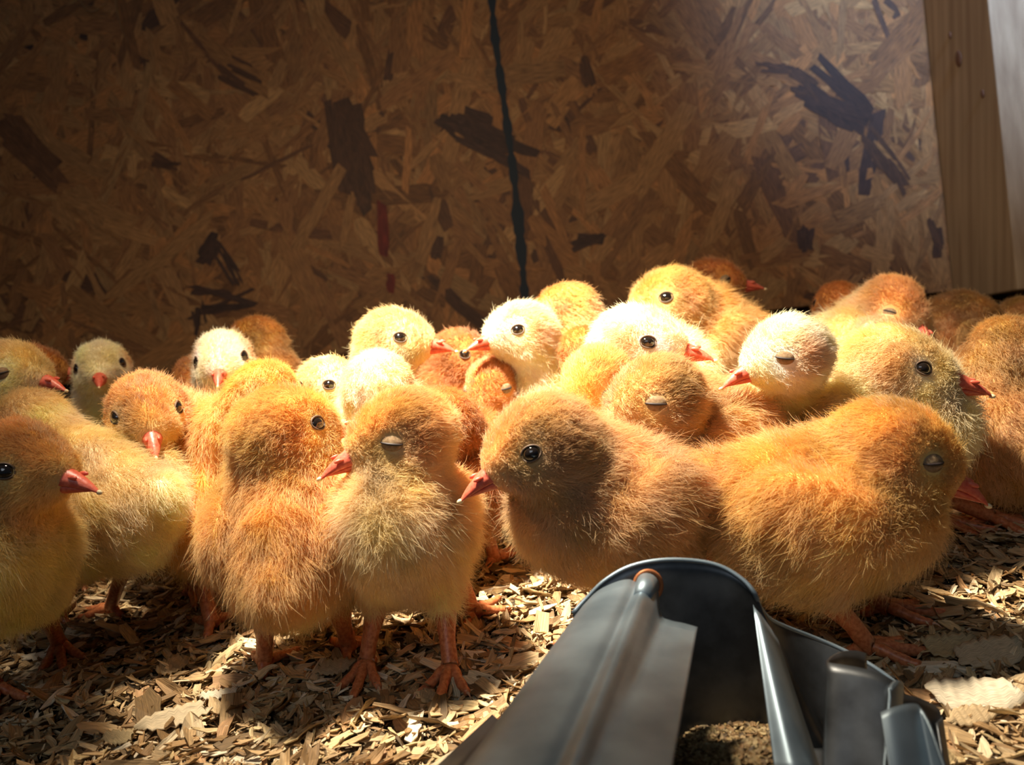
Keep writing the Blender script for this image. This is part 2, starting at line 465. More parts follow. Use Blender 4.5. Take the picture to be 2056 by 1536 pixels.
    def bill(L0, w0, h0, z0, droop, lower):
        Vv, Ff = [], []; nr, ns = 12, 14
        for i in range(nr + 1):
            t = i / nr
            w = w0 * (1 - t) ** 0.75 + .012; hgt = h0 * (1 - t ** 1.35) ** 0.9 + .012
            cx = -0.30 + t * (L0 + .30); cz = z0 - droop * t * t
            for j in range(ns):
                a = 2 * math.pi * j / ns
                y = math.cos(a) * w; z = math.sin(a)
                z = z * hgt if (z > 0) != lower else z * hgt * 0.22
                Vv.append(bk + (fh * cx + lh * y + uh * (cz + z)) * cm)
        for i in range(nr):
            for j in range(ns):
                a = i * ns + j; b = i * ns + (j + 1) % ns
                Ff.append([a, a + ns, b + ns, b])
        Vv.append(bk + (fh * (L0 + .02) + uh * (z0 - droop * 1.03)) * cm); t = len(Vv) - 1
        for j in range(ns): Ff.append([nr * ns + j, t, nr * ns + (j + 1) % ns])
        return np.array(Vv), Ff
    v, f = bill(0.92, 0.37, 0.40, 0.02, 0.27, False)
    ub_ = mesh('upper_beak', v, f, mb, root, org=org)
    v, f = ball(bk + (fh * 0.87 - uh * 0.215) * cm, hb, np.array([.10, .06, .07]) * cm, 10, 8)
    mesh('beak_tip', v, f, M_TIP, ub_, org=org)
    for sg in (1, -1):
        v, f = ball(bk + (fh * 0.24 + lh * sg * 0.20 + uh * 0.21) * cm, hb, np.array([.15, .06, .065]) * cm, 12, 8)
        mesh('nostril', v, f, mb, ub_, org=org)
    v, f = bill(0.74, 0.32, 0.25, -0.06, 0.12, True)
    mesh('lower_beak', v, f, mb, root, org=org)
    # legs
    for hip, hk, ft, sg in zip(hips, hocks, fpos, (1, -1)):
        parts = []; top = hk * 0.75 + hip * 0.25
        ank = ft + np.array([0, 0, 0.2 * cm])
        mid = (hk + ank) / 2 + flat * 0.06 * cm
        line = spline([top, hk, mid, ank, ank + flat * .12 * cm - np.array([0, 0, .06 * cm])], 16)
        rads = np.interp(np.linspace(0, 1, 16), [0, .25, .5, .8, .92, 1], [.40, .36, .25, .26, .32, .22]) * cm
        parts.append(tube(line, rads, 10))
        base = ank - np.array([0, 0, .03 * cm])
        claws = []
        for da, Lt in ((-32, 1.35), (2, 1.75), (34, 1.35), (176, .6)):
            a = math.radians(da + rg.uniform(-6, 6)); dr = flat * math.cos(a) + side * math.sin(a)
            zt = 0.0022
            e = base + dr * Lt * cm; e[2] = zt
            m1 = base + dr * Lt * .3 * cm; m1[2] = max(zt, base[2] * .75) + .04 * cm
            m2 = base + dr * Lt * .68 * cm; m2[2] = zt + .05 * cm
            ln = spline([base, m1, m2, e], 13)
            kn = 1 + 0.10 * np.cos(np.linspace(0, 3 * 2 * math.pi, 13))
            parts.append(tube(ln, np.interp(np.linspace(0, 1, 13), [0, .5, .9, 1], [.20, .165, .14, .09]) * kn * cm, 8))
            claws.append(tube(spline([e - dr * .05 * cm, e + dr * .10 * cm + np.array([0, 0, .02 * cm]), e + dr * .25 * cm - np.array([0, 0, .08 * cm])], 6), np.linspace(.06, .008, 6) * cm, 6))
        v, f = merge(parts); lg = mesh('leg', v, f, M_LEG, root, org=org)
        for v, f in claws: mesh('claw', v, f, M_CLAW, lg, org=org)
    return root

# ------------------------------------------------------------------ floor and bedding
def gridmesh(x0, x1, y0, y1, st, zf):
    xs = np.arange(x0, x1 + 1e-6, st); ys = np.arange(y0, y1 + 1e-6, st)
    X, Y = np.meshgrid(xs, ys, indexing='ij'); p = np.stack([X, Y, 0 * X], -1).reshape(-1, 3)
    p[:, 2] = zf(p); nx, ny = len(xs), len(ys)
    i, j = np.meshgrid(np.arange(nx - 1), np.arange(ny - 1), indexing='ij'); a = (i * ny + j).ravel()
    return p, np.stack([a, a + ny, a + ny + 1, a + 1], -1)
def ground_z(p):
    return vnoise(np.c_[p[:, :2], 0 * p[:, 0]], 60)[:, 0] * 0.0010 + vnoise(np.c_[p[:, :2], 0 * p[:, 0]], 400)[:, 0] * 0.0004 - 0.0018
m_floor, nt, b = newmat('trodden_litter'); b.inputs['Roughness'].default_value = .95
addnoise(nt, b, 260, 6, (0.030, 0.020, 0.010), (0.16, 0.105, 0.05), 0.8, 0.0015)
v, f = gridmesh(-0.62, 0.62, -0.1, 1.16, 0.006, ground_z)
tag(mesh('floor', v, f, m_floor), kind='structure')

m_shav, nt, b = newmat('pine_shaving'); b.inputs['Roughness'].default_value = .7
at = nt.nodes.new('ShaderNodeAttribute'); at.attribute_name = 'col'
uvn = nt.nodes.new('ShaderNodeUVMap'); mp = nt.nodes.new('ShaderNodeMapping'); mp.inputs['Scale'].default_value = (4, 40, 1)
nz = nt.nodes.new('ShaderNodeTexNoise'); nz.inputs['Scale'].default_value = 1.0; nz.inputs['Detail'].default_value = 3
nt.links.new(uvn.outputs[0], mp.inputs[0]); nt.links.new(mp.outputs[0], nz.inputs['Vector'])
cr = nt.nodes.new('ShaderNodeMapRange'); cr.inputs[1].default_value = .3; cr.inputs[2].default_value = .7; cr.inputs[3].default_value = .55; cr.inputs[4].default_value = 1.2
nt.links.new(nz.outputs['Fac'], cr.inputs[0])
vm = nt.nodes.new('ShaderNodeVectorMath'); vm.operation = 'SCALE'
nt.links.new(at.outputs['Color'], vm.inputs[0]); nt.links.new(cr.outputs[0], vm.inputs['Scale']); nt.links.new(vm.outputs[0], b.inputs['Base Color'])
bp = nt.nodes.new('ShaderNodeBump'); bp.inputs['Strength'].default_value = .5; bp.inputs['Distance'].default_value = .0003
nt.links.new(nz.outputs['Fac'], bp.inputs['Height']); nt.links.new(bp.outputs[0], b.inputs['Normal'])

SHC = [lin(c) for c in ((200, 172, 130), (184, 152, 108), (220, 198, 160), (160, 126, 84), (138, 108, 70), (206, 180, 132), (108, 86, 56), (232, 216, 186), (186, 144, 100))]
def flakes(x, y, L, Wd, zc, rg, tiltmax=22):
    """curled, ragged-ended shavings: vectorised 6 x 3 grids with a little thickness from a folded rim"""
    n = len(x); nu, nv = 6, 3
    u = np.linspace(-.5, .5, nu); v = np.linspace(-.5, .5, nv)
    U, Vv = np.meshgrid(u, v, indexing='ij'); U = U.ravel()[None]; Vv = Vv.ravel()[None]
    rag = rg.uniform(-.22, .22, (n, nu * nv)) * (np.abs(U) > .45)
    wv = 1 - rg.uniform(.0, .75, (n, 1)) * np.abs(2 * U) ** 2 + rg.uniform(-.12, .12, (n, nu * nv))
    skew = rg.uniform(-.3, .3, (n, 1))
    lx = (U + rag * .6 + skew * Vv * .4) * L[:, None]; ly = Vv * wv * Wd[:, None] + rg.uniform(-.25, .25, (n, 1)) * (U ** 2) * L[:, None] * .6
    c1 = rg.uniform(-1.2, 1.2, (n, 1)); c2 = rg.uniform(-1, 1.6, (n, 1))
    lz = c1 * (2 * U) ** 2 * L[:, None] * .09 + c2 * (2 * Vv) ** 2 * Wd[:, None] * .13 + rg.normal(0, .015, (n, nu * nv)) * L[:, None]
    a = rg.uniform(0, 2 * math.pi, n); t = np.radians(rg.normal(0, tiltmax * .5, n)); t2 = np.radians(rg.normal(0, tiltmax * .6, n))
    ca, sa, ct, st = np.cos(a)[:, None], np.sin(a)[:, None], np.cos(t)[:, None], np.sin(t)[:, None]
    x1 = lx * ct - lz * st; z1 = lx * st + lz * ct
    c2_, s2_ = np.cos(t2)[:, None], np.sin(t2)[:, None]
    y1 = ly * c2_ - z1 * s2_; z2 = ly * s2_ + z1 * c2_
    X = x1 * ca - y1 * sa + x[:, None]; Y = x1 * sa + y1 * ca + y[:, None]
    Z = z2 + zc[:, None]
    top = np.stack([X, Y, Z], -1)
    th = np.minimum(Wd, .006)[:, None, None] * .07 + .00012
    bot = top - np.array([0, 0, 1.0]) * th
    V = np.concatenate([top, bot], 1).reshape(-1, 3)
    i, j = np.meshgrid(np.arange(nu - 1), np.arange(nv - 1), indexing='ij'); q = (i * nv + j).ravel()
    qt = np.stack([q, q + nv, q + nv + 1, q + 1], -1); N = nu * nv
    qb = qt[:, ::-1] + N
    loop = [k * nv for k in range(nu)] + [(nu - 1) * nv + k for k in range(1, nv)] + [k * nv + nv - 1 for k in range(nu - 2, -1, -1)] + [k for k in range(nv - 2, 0, -1)]
    ed = np.array([[loop[(k + 1) % len(loop)], loop[k], loop[k] + N, loop[(k + 1) % len(loop)] + N] for k in range(len(loop))])
    q = np.concatenate([qt, qb, ed]); Fc = (q[None] + (np.arange(n) * 2 * N)[:, None, None]).reshape(-1, 4)
    pal = np.array(SHC)[rg.choice(len(SHC), n, p=[.15, .15, .11, .14, .12, .12, .08, .04, .09])] * rg.normal(1, .12, (n, 1))
    col = np.repeat(np.clip(pal, .01, .95), 2 * N, 0)
    uv = np.concatenate([np.stack([U * L[:, None] * 60, Vv * Wd[:, None] * 60], -1)] * 2, 1).reshape(-1, 2) + np.repeat(rg.uniform(0, 50, (n, 2)), 2 * N, 0)
    return V, Fc, col, uv
rgf = np.random.default_rng(11)
n1 = 34000
yy = 0.17 + 0.33 * rgf.random(n1) ** 1.15; xx = rgf.uniform(-.72, .72, n1) * (yy + .04)
L = np.clip(rgf.lognormal(math.log(.0048), .55, n1), .002, .018); Wd = L * rgf.uniform(.10, .42, n1)
zc = rgf.uniform(-.0012, .0030, n1)
V1 = flakes(xx, yy, L, Wd, zc, rgf, 34)
n2 = 7000
yy = rgf.uniform(.45, 1.05, n2); xx = rgf.uniform(-.6, .6, n2)
L = np.clip(rgf.lognormal(math.log(.010), .4, n2), .004, .025); Wd = L * rgf.uniform(.2, .5, n2)
V2 = flakes(xx, yy, L, Wd, rgf.uniform(-.0005, .002, n2), rgf)
n3 = 11000
yy = rgf.uniform(-.08, .48, n3); xx = rgf.uniform(-.6, .6, n3)
L = np.clip(rgf.lognormal(math.log(.007), .4, n3), .003, .018); Wd = L * rgf.uniform(.15, .45, n3)
V3_ = flakes(xx, yy, L, Wd, rgf.uniform(-.0012, .0014, n3), rgf)
V2 = tuple([np.concatenate([V2[0], V3_[0]]), np.concatenate([V2[1], V3_[1] + len(V2[0])]), np.concatenate([V2[2], V3_[2]]), np.concatenate([V2[3], V3_[3]])])
sv = np.concatenate([V1[0], V2[0]]); sf = np.concatenate([V1[1], V2[1] + len(V1[0])])
o = mesh('wood_shavings', sv, sf, m_shav, smooth=False, col=np.concatenate([V1[2], V2[2]]), uv=np.concatenate([V1[3], V2[3]]))
tag(o, 'pale pine shavings strewn thickly over the brooder floor', 'wood shavings', kind='stuff')

BIG = [((1990,1312), 200, 75, 8, 2, 'large square-ended pale shaving at the right edge beyond the feeder'),
       ((1905,1300), 150, 60, 0, 5, 'ridged pale shaving beside the orange toes of the dozing chick'),
       ((1960,1395), 230, 90, -12, 7, 'largest curled shaving in the lower right corner behind the feeder'),
       ((1950,1435), 120, 45, 5, 0, 'pinkish short shaving just right of the feeder rim'),
       ((355,1440), 190, 50, 22, 2, 'long grooved shaving lying in front of the back-turned chick'),
       ((440,1392), 110, 24, 8, 7, 'small white shaving with a pointed tip left of the chick claws'),
       ((240,1478), 95, 34, -6, 5, 'smooth oval shaving at the lower left'),
       ((670,1335), 110, 45, 4, 0, 'flat broad shaving between the two front pairs of legs'),
       ((350,1335), 95, 46, 60, 1, 'upturned triangular shaving standing in the shade at the left'),
       ((860,1395), 60, 40, 80, 0, 'rounded brown shaving in front of the facing chick claws')]
for (px, Lp, Wp, ang, ci, lab) in BIG:
    Lp *= .66; Wp *= .66
    c = PZ(px[0], px[1], .004); d = np.linalg.norm(c - CAM)
    rb = np.random.default_rng(int(px[0]))
    nu, nv = 16, 7; Ln = Lp * d / F * .9; Wn = Wp * d / F * 1.25
    vs = []
    u, vv = np.meshgrid(np.linspace(-.5, .5, nu), np.linspace(-.5, .5, nv), indexing='ij')
    ja = np.convolve(rb.uniform(-.16, .16, nv + 2), [.3, .4, .3], 'valid')
    X = (u + (np.abs(u) > .45) * ja[None] ) * Ln; Y = vv * Wn * (1 - .5 * np.abs(2 * u) ** 2.5) + .12 * Ln * u ** 2
    Z = .16 * Wn * (2 * vv) ** 2 * rb.uniform(-.6, 1) + .10 * Ln * (2 * u) ** 2 * rb.uniform(-.3, .6) + .0005 * np.sin(u * 40)
    a = math.radians(ang); ti = math.radians(24)
    top = np.stack([X, Y * math.cos(ti), Z + Y * math.sin(ti)], -1).reshape(-1, 3)
    rot = np.array([[math.cos(a), -math.sin(a), 0], [math.sin(a), math.cos(a), 0], [0, 0, 1]])
    top = top @ rot.T; bot = top - [0, 0, .0004]
    Vb = np.concatenate([top, bot]); N = nu * nv
    i, j = np.meshgrid(np.arange(nu - 1), np.arange(nv - 1), indexing='ij'); q = (i * nv + j).ravel()
    qt = np.stack([q, q + nv, q + nv + 1, q + 1], -1)
    loop = [k * nv for k in range(nu)] + [(nu - 1) * nv + k for k in range(1, nv)] + [k * nv + nv - 1 for k in range(nu - 2, -1, -1)] + [k for k in range(nv - 2, 0, -1)]
    ed = np.array([[loop[(k + 1) % len(loop)], loop[k], loop[k] + N, loop[(k + 1) % len(loop)] + N] for k in range(len(loop))])
    o = mesh('wood_shaving', Vb, np.concatenate([qt, qt[:, ::-1] + N, ed]), m_shav, col=np.tile(SHC[ci] * .85, (2 * N, 1)),
             uv=np.tile(np.stack([u * Ln * 90, vv * Wn * 90], -1).reshape(-1, 2), (2, 1)))
    o.location = (c[0], c[1], .0035 - 0.3 * min(top[:, 2].min(), 0))
    tag(o, lab, 'wood shaving', 'large shavings lying on the litter')

# ------------------------------------------------------------------ OSB wall, stud, side wall
LEAN = PITCH * 0.97
wy = 0.985
wup = np.array([0, math.sin(LEAN), math.cos(LEAN)]); wn = np.array([0, -math.cos(LEAN), math.sin(LEAN)])
WO = np.array([0, wy, 0.0])
def WP(a, b, off=0.0): return WO + r0 * a + wup * b + wn * off
def wall_uv(u, v):
    r = fwd + R_ * (u - CX) / F - U_ * (v - CY) / F
    t = ((WO - CAM) @ wn) / (r @ wn); q = CAM + r * t - WO
    return q @ r0, q @ wup
m_osb, nt, b = newmat('osb_strands'); b.inputs['Roughness'].default_value = .62
at = nt.nodes.new('ShaderNodeAttribute'); at.attribute_name = 'col'
uvn = nt.nodes.new('ShaderNodeUVMap'); mp = nt.nodes.new('ShaderNodeMapping'); mp.inputs['Scale'].default_value = (1.2, 14, 1)
nz = nt.nodes.new('ShaderNodeTexNoise'); nz.inputs['Scale'].default_value = 1; nz.inputs['Detail'].default_value = 5
nt.links.new(uvn.outputs[0], mp.inputs[0]); nt.links.new(mp.outputs[0], nz.inputs['Vector'])
cr = nt.nodes.new('ShaderNodeMapRange'); cr.inputs[1].default_value = .28; cr.inputs[2].default_value = .72; cr.inputs[3].default_value = .38; cr.inputs[4].default_value = 1.45
nt.links.new(nz.outputs['Fac'], cr.inputs[0])
vm = nt.nodes.new('ShaderNodeVectorMath'); vm.operation = 'SCALE'
nt.links.new(at.outputs['Color'], vm.inputs[0]); nt.links.new(cr.outputs[0], vm.inputs['Scale']); nt.links.new(vm.outputs[0], b.inputs['Base Color'])
bp = nt.nodes.new('ShaderNodeBump'); bp.inputs['Strength'].default_value = .6; bp.inputs['Distance'].default_value = .0008
nt.links.new(nz.outputs['Fac'], bp.inputs['Height']); nt.links.new(bp.outputs[0], b.inputs['Normal'])

rw = np.random.default_rng(5)
x0, x1, z0, z1 = -.72, .511, .012, .68
OSBC = [lin(c) for c in ((168, 120, 72), (158, 110, 64), (176, 130, 80), (150, 102, 60), (132, 88, 50), (172, 116, 66), (114, 76, 48), (92, 62, 42), (76, 52, 40))]
VV, FF, CC, UU = [], [], [], []
def slab(P8, col):
    o = len(VV); VV.extend(P8); FF.extend([[o, o+1, o+2, o+3], [o+7, o+6, o+5, o+4], [o, o+4, o+5, o+1], [o+1, o+5, o+6, o+2], [o+2, o+6, o+7, o+3], [o+3, o+7, o+4, o]])
    CC.extend([col] * 8); UU.extend([(0, 0)] * 8)
slab([WP(x0, z0, 0), WP(x1, z0, 0), WP(x1, z1, 0), WP(x0, z1, 0), WP(x0, z0, -.011), WP(x1, z0, -.011), WP(x1, z1, -.011), WP(x0, z1, -.011)], OSBC[3])
def strand(cx, cz, L, Wd, a, col, off):
    """one pressed wood strand: ragged polygon lying in the board's face"""
    k = 5
    up_ = [(-.5 + i / (k - 1), .5 * rw.uniform(.65, 1.1)) for i in range(k)]
    dn = [(.5 - i / (k - 1), -.5 * rw.uniform(.65, 1.1)) for i in range(k)]
    pts = up_ + dn
    ca, sa = math.cos(a), math.sin(a); o = len(VV); ro = rw.uniform(0, 90, 2)
    rag = rw.uniform(-.09, .09, len(pts)); inside = True
    for (p, q), rg_ in zip(pts, rag):
        p2 = (p + (rg_ if abs(p) > .45 else 0)) * L; q2 = q * Wd * (0.8 if abs(p) > .45 else 1)
        X = min(max(cx + p2 * ca - q2 * sa, x0), x1); Z = min(max(cz + p2 * sa + q2 * ca, z0), z1)
        VV.append(WP(X, Z, off + rw.uniform(0, .0002))); CC.append(col); UU.append((p2 * 60 + ro[0], q2 * 60 + ro[1]))
    FF.append(list(range(o + len(pts) - 1, o - 1, -1)))
NS = 9000
for i in range(NS):
    L = rw.uniform(.025, .12); Wd = min(rw.uniform(.005, .028), L * .45)
    ci = rw.choice(9, p=[.19, .20, .08, .20, .12, .15, .04, .015, .005])
    strand(rw.uniform(x0, x1), rw.uniform(z0, z1), L, Wd, rw.choice([rw.normal(.9, .5), rw.normal(2.2, .5), rw.uniform(0, 3.14)]), OSBC[ci] * rw.normal(1, .1), .0002 + .0016 * i / NS)
DARK = [((700,285), 190, 60, -78, 7), ((722,350), 150, 44, -86, 7), ((955,265), 130, 36, -28, 8), ((1000,300), 150, 40, -22, 8), ((905,250), 60, 24, -30, 8),
        ((1660,205), 190, 56, -38, 8), ((1700,235), 150, 50, -30, 8), ((1620,170), 100, 30, -35, 7), ((1770,310), 110, 26, -60, 7), ((1180,490), 70, 30, 10, 8),
        ((1170,150), 60, 26, -70, 7), ((1620,480), 50, 24, 80, 8), ((1800,350), 70, 22, -60, 7), ((420,500), 60, 40, 60, 8), ((470,540), 110, 14, -60, 8),
        ((440,600), 150, 20, 6, 8), ((1300,640), 60, 24, 30, 7), ((880,500), 50, 30, 80, 7), ((330,330), 60, 14, -20, 7), ((480,150), 90, 20, -30, 7),
        ((1560,140), 70, 16, -10, 7), ((400,640), 60, 14, 88, 8), ((60,300), 200, 60, -60, 6), ((1880,480), 90, 30, -80, 7)]
for (px, Lp, Wp, ang, ci) in DARK:
    a, bz = wall_uv(*px); sc_ = 0.985 / F
    for q_ in range(5):
        strand(a + rw.normal(0, .10) * Lp * sc_, bz + rw.normal(0, .10) * Lp * sc_, Lp * sc_ * rw.uniform(.5, 1), Wp * sc_ * rw.uniform(.35, .8), math.radians(ang + rw.normal(0, 9)) - ROLL, OSBC[ci] * rw.uniform(.8, 1.2), .0020)
REDD = lin((120, 44, 30))
for px, Lp, Wp in (((770,465), 110, 26), ((785,570), 40, 18)):
    a, bz = wall_uv(*px); strand(a, bz, Lp * .985 / F, Wp * .985 / F, 1.5, REDD, .0021)
for px, Lp, Wp, ang in (((325,520), 260, 34, 38), ((860,470), 130, 30, 75), ((1330,300), 200, 50, 60), ((1250,380), 160, 40, 30), ((200,420), 180, 34, -20), ((640,420), 170, 34, 60), ((1450,420), 160, 36, 70)):
    a, bz = wall_uv(*px); strand(a, bz, Lp * .985 / F, Wp * .985 / F, math.radians(ang) - ROLL, OSBC[0], .0021)
wall = mesh('wall_back', np.array(VV), FF, m_osb, smooth=False, col=np.array(CC), uv=np.array(UU)); tag(wall, kind='structure')
# sprayed blue line, and the dark gap board behind
m_line = simple('blue_paint', tuple(lin((38, 48, 56))), .7)
pl = [wall_uv(u, v) for u, v in ((985,-40), (992,60), (1004,150), (1018,250), (1030,340), (1040,440), (1048,520), (1054,600), (1062,680))]
pl = spline(np.array([(a, bz, 0) for a, bz in pl]), 60); lv, lf = [], []
for i, q in enumerate(pl):
    w = .0042 * (1 + .25 * math.sin(i * .9) + .2 * math.sin(i * 2.3) + (.5 if 34 < i < 44 else 0))
    for sx, of in ((-1, .0023), (1, .0023), (1, .0018), (-1, .0018)): lv.append(WP(q[0] + sx * w, q[1], of))
for i in range(len(pl) - 1):
    for k in range(4): lf.append([i*4+k, i*4+(k+1)%4, i*4+4+(k+1)%4, i*4+4+k])
mesh('painted_line', lv, lf, m_line, wall, smooth=False)

def box(c0, c1): 
    (a, b_, c), (d, e, f_) = c0, c1
    return [(a,b_,c),(d,b_,c),(d,e,c),(a,e,c),(a,b_,f_),(d,b_,f_),(d,e,f_),(a,e,f_)], [[3,2,1,0],[4,5,6,7],[0,1,5,4],[1,2,6,5],[2,3,7,6],[3,0,4,7]]
m_pine, nt, b = newmat('pine_stud'); b.inputs['Roughness'].default_value = .6
addnoise(nt, b, 6, 6, tuple(lin((168, 140, 110))), tuple(lin((200, 172, 138))), .2, .0005, stretch=(14, 14, .8))
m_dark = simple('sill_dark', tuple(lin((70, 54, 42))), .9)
def wallbox(name, a0, a1, b0, b1, o0, o1, m, par=None, bev=.0015):
    v, f = box((a0, o0, b0), (a1, o1, b1))
    v = [WP(p[0], p[2], p[1]) for p in v]
    o = mesh(name, v, [q[::-1] for q in f], m, par, smooth=False)
    if bev:
        bm = o.modifiers.new('bevel', 'BEVEL'); bm.width = bev; bm.segments = 2
    return o
stud = tag(wallbox('trim_1', .512, .556, 0.0, .70, -.011, .125, m_pine), kind='structure')
kn = simple('knot', tuple(lin((120, 82, 60))), .6)
for kz, kd, kr in ((.255, .062, .006), (.205, .10, .003), (.285, .05, .0025)):
    v, f = ball(WP(.5112, kz, kd), np.array([r0, wn, wup]), np.array([.0012, kr, kr * 1.5]), 16, 10)
    mesh('knot', v, f, kn, stud)
v, f = box((.556, -.1, -.002), (.571, 1.16, .62)); tag(mesh('wall_right', v, f, m_pine, smooth=False), kind='structure')
v, f = box((-.735, -.1, -.002), (-.722, 1.16, .62)); tag(mesh('wall_left', v, f, m_dark, smooth=False), kind='structure')
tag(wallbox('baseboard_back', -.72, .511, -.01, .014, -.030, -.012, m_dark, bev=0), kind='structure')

# cobweb wisps with straw bits hanging top left
m_straw = simple('straw', tuple(lin((150, 120, 84))), .8)
def wisp(pix, lab, r=.0007):
    pts = [WP(*wall_uv(u, v), off) for (u, v), off in pix]
    v, f = tube(spline(pts, 24), np.linspace(r, r * .4, 24), 6)
    tag(mesh('straw_wisp', v, f, m_straw, smooth=True), lab, 'straw')
wisp([((235, -30), .004), ((238, 20), .005), ((248, 55), .006), ((262, 92), .004)], 'thin straw wisp hanging on the board, right one at top left')
wisp([((150, -30), .004), ((170, 12), .005), ((188, 28), .006), ((215, 10), .004), ((228, -20), .004)], 'looping straw wisp stuck on the board, left one at top left')

# ------------------------------------------------------------------ galvanised feeder
m_galv, nt, b = newmat('galvanised_steel'); b.inputs['Metallic'].default_value = .7
n_, r_ = addnoise(nt, b, 60, 5, (0.19, 0.25, 0.30), (0.31, 0.39, 0.45), .15, .0004)
rr_ = nt.nodes.new('ShaderNodeMapRange'); rr_.inputs[3].default_value = .38; rr_.inputs[4].default_value = .55
nt.links.new(n_.outputs['Fac'], rr_.inputs[0]); nt.links.new(rr_.outputs[0], b.inputs['Roughness'])
m_gdark, nt, b = newmat('galvanised_shaded'); b.inputs['Metallic'].default_value = .8  # same galvanised steel, with the shade on its sheets put into a darker colour
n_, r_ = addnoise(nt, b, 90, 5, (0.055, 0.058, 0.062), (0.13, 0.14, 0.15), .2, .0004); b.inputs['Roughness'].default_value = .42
m_rust = simple('rusty_rim', tuple(lin((176, 110, 70))), .5, .4)
fo = P(1400, 1500, .19); fo[2] = 0
feeder = empty('chick_feeder', tuple(fo), 'galvanised metal trough feeder with arched end plate in the lower right foreground', 'feeder')
def sheet(name, rows, m, thick=.0006, par=None, smooth=True, org=fo):
    """rows: list of equally long polylines (world). Solid sheet with real thickness."""
    A = np.array(rows, float); nu, nv = A.shape[:2]
    V = A.reshape(-1, 3); i, j = np.meshgrid(np.arange(nu - 1), np.arange(nv - 1), indexing='ij'); q = (i * nv + j).ravel()
    Fc = np.stack([q, q + nv, q + nv + 1, q + 1], -1)
    o = mesh(name, V, Fc, m, par or feeder, smooth=smooth, org=org)
    s_ = o.modifiers.new('solid', 'SOLIDIFY'); s_.thickness = thick; s_.offset = 0
    return o
# end plate: rim curve (pixels, depth) dropped to the floor; pleat where it folds
rim = [(1150,1232,.2030), (1180,1200,.204), (1215,1166,.204), (1265,1138,.204), (1330,1125,.204), (1400,1127,.204), (1450,1139,.203), (1492,1165,.201), (1515,1192,.1995), (1526,1220,.201), (1545,1243,.206), (1580,1260,.210), (1640,1283,.212), (1700,1309,.211), (1760,1343,.208), (1812,1382,.205)]
R3 = spline(np.array([P(*q) for q in rim]), 70)
rows = []
for i, q in enumerate(R3):
    fr = i / 69.0; col_ = []
    for k in range(22):
        t = k / 21.0
        sl = .012 * t * math.exp(-((fr - .60) / .16) ** 2)
        pt = np.array([q[0] + sl, q[1] - .010 * t - .004 * t * math.sin(fr * 9), q[2] * (1 - t) + .002 * t])
        col_.append(pt)
    rows.append(col_)
sheet('end_plate', rows, m_gdark)
v, f = tube(R3, [.0006] * 70, 8); mesh('rolled_rim', v, f, m_galv, feeder, org=fo)
# lid: long sheet running from the end plate toward us with a rolled bead
far = [(1172,1218,.2005), (1200,1190,.200), (1235,1172,.1995), (1262,1166,.199), (1280,1172,.1985), (1300,1166,.1975), (1318,1186,.1965), (1326,1236,.190), (1345,1248,.1885), (1372,1254,.188), (1400,1262,.1875)]
near = [(905,1580,.141), (950,1536,.139), (1020,1528,.137), (1090,1524,.136), (1128,1530,.1355), (1158,1518,.1335), (1188,1530,.1345), (1215,1532,.1345), (1260,1530,.134), (1310,1532,.1335), (1350,1540,.133)]
FA = spline(np.array([P(*q) for q in far]), 60); NE = spline(np.array([P(*q) for q in near]), 60)
rows = [FA * (1 - t) + NE * t for t in np.linspace(0, 1.45, 24)]
sheet('lid', rows, m_galv, .0007)
# side skirt below the lid's left edge
sk = [[r[0] * (1 - k / 6) + (np.array([r[0][0] - .004, r[0][1] - .002, .002])) * (k / 6) for k in range(7)] for r in rows]
sheet('side_skirt', sk, m_gdark)
sheet('base_flange', [[P(990, 1436, .190), P(868, 1550, .180)], [P(1005, 1450, .180), P(905, 1560, .165)], [P(1040, 1470, .165), P(960, 1580, .150)]], m_gdark)
# rolled hinge end with rusty lip
ha, hb_ = P(1300, 1172, .1985), P(1300, 1172, .1985) + nrm(P(1170, 1520, .134) - P(1300, 1172, .1985)) * .008
v, f = tube([ha + nrm(ha - hb_) * .0006, ha, hb_], [.0022, .0026, .0020], 20); kb = mesh('hinge_roll', v, f, m_galv, feeder, org=fo)
cc = P(1301, 1176, .1992); ring = [cc + (R_ * math.cos(a) * .0031 + U_ * math.sin(a) * .0034) for a in np.linspace(0, 2 * math.pi, 25)]
v, f = tube(ring, [.0005] * 25, 8, cap=False); mesh('rusty_lip', v, f, m_rust, kb, org=fo)
# inner fold with bright pleats
def drop(top, bot, n=40, k=14):
    T = spline(np.array([P(*q) for q in top]), n); Bq = spline(np.array([P(*q) for q in bot]), n)
    return [[T[i] * (1 - t) + Bq[i] * t for t in np.linspace(0, 1, k)] for i in range(n)]
sheet('pleat', drop([(1512,1215,.1975), (1526,1235,.1955), (1545,1262,.198), (1560,1285,.2035)], [(1558,1560,.1685), (1600,1560,.166), (1635,1560,.168), (1650,1560,.175)]), m_galv)
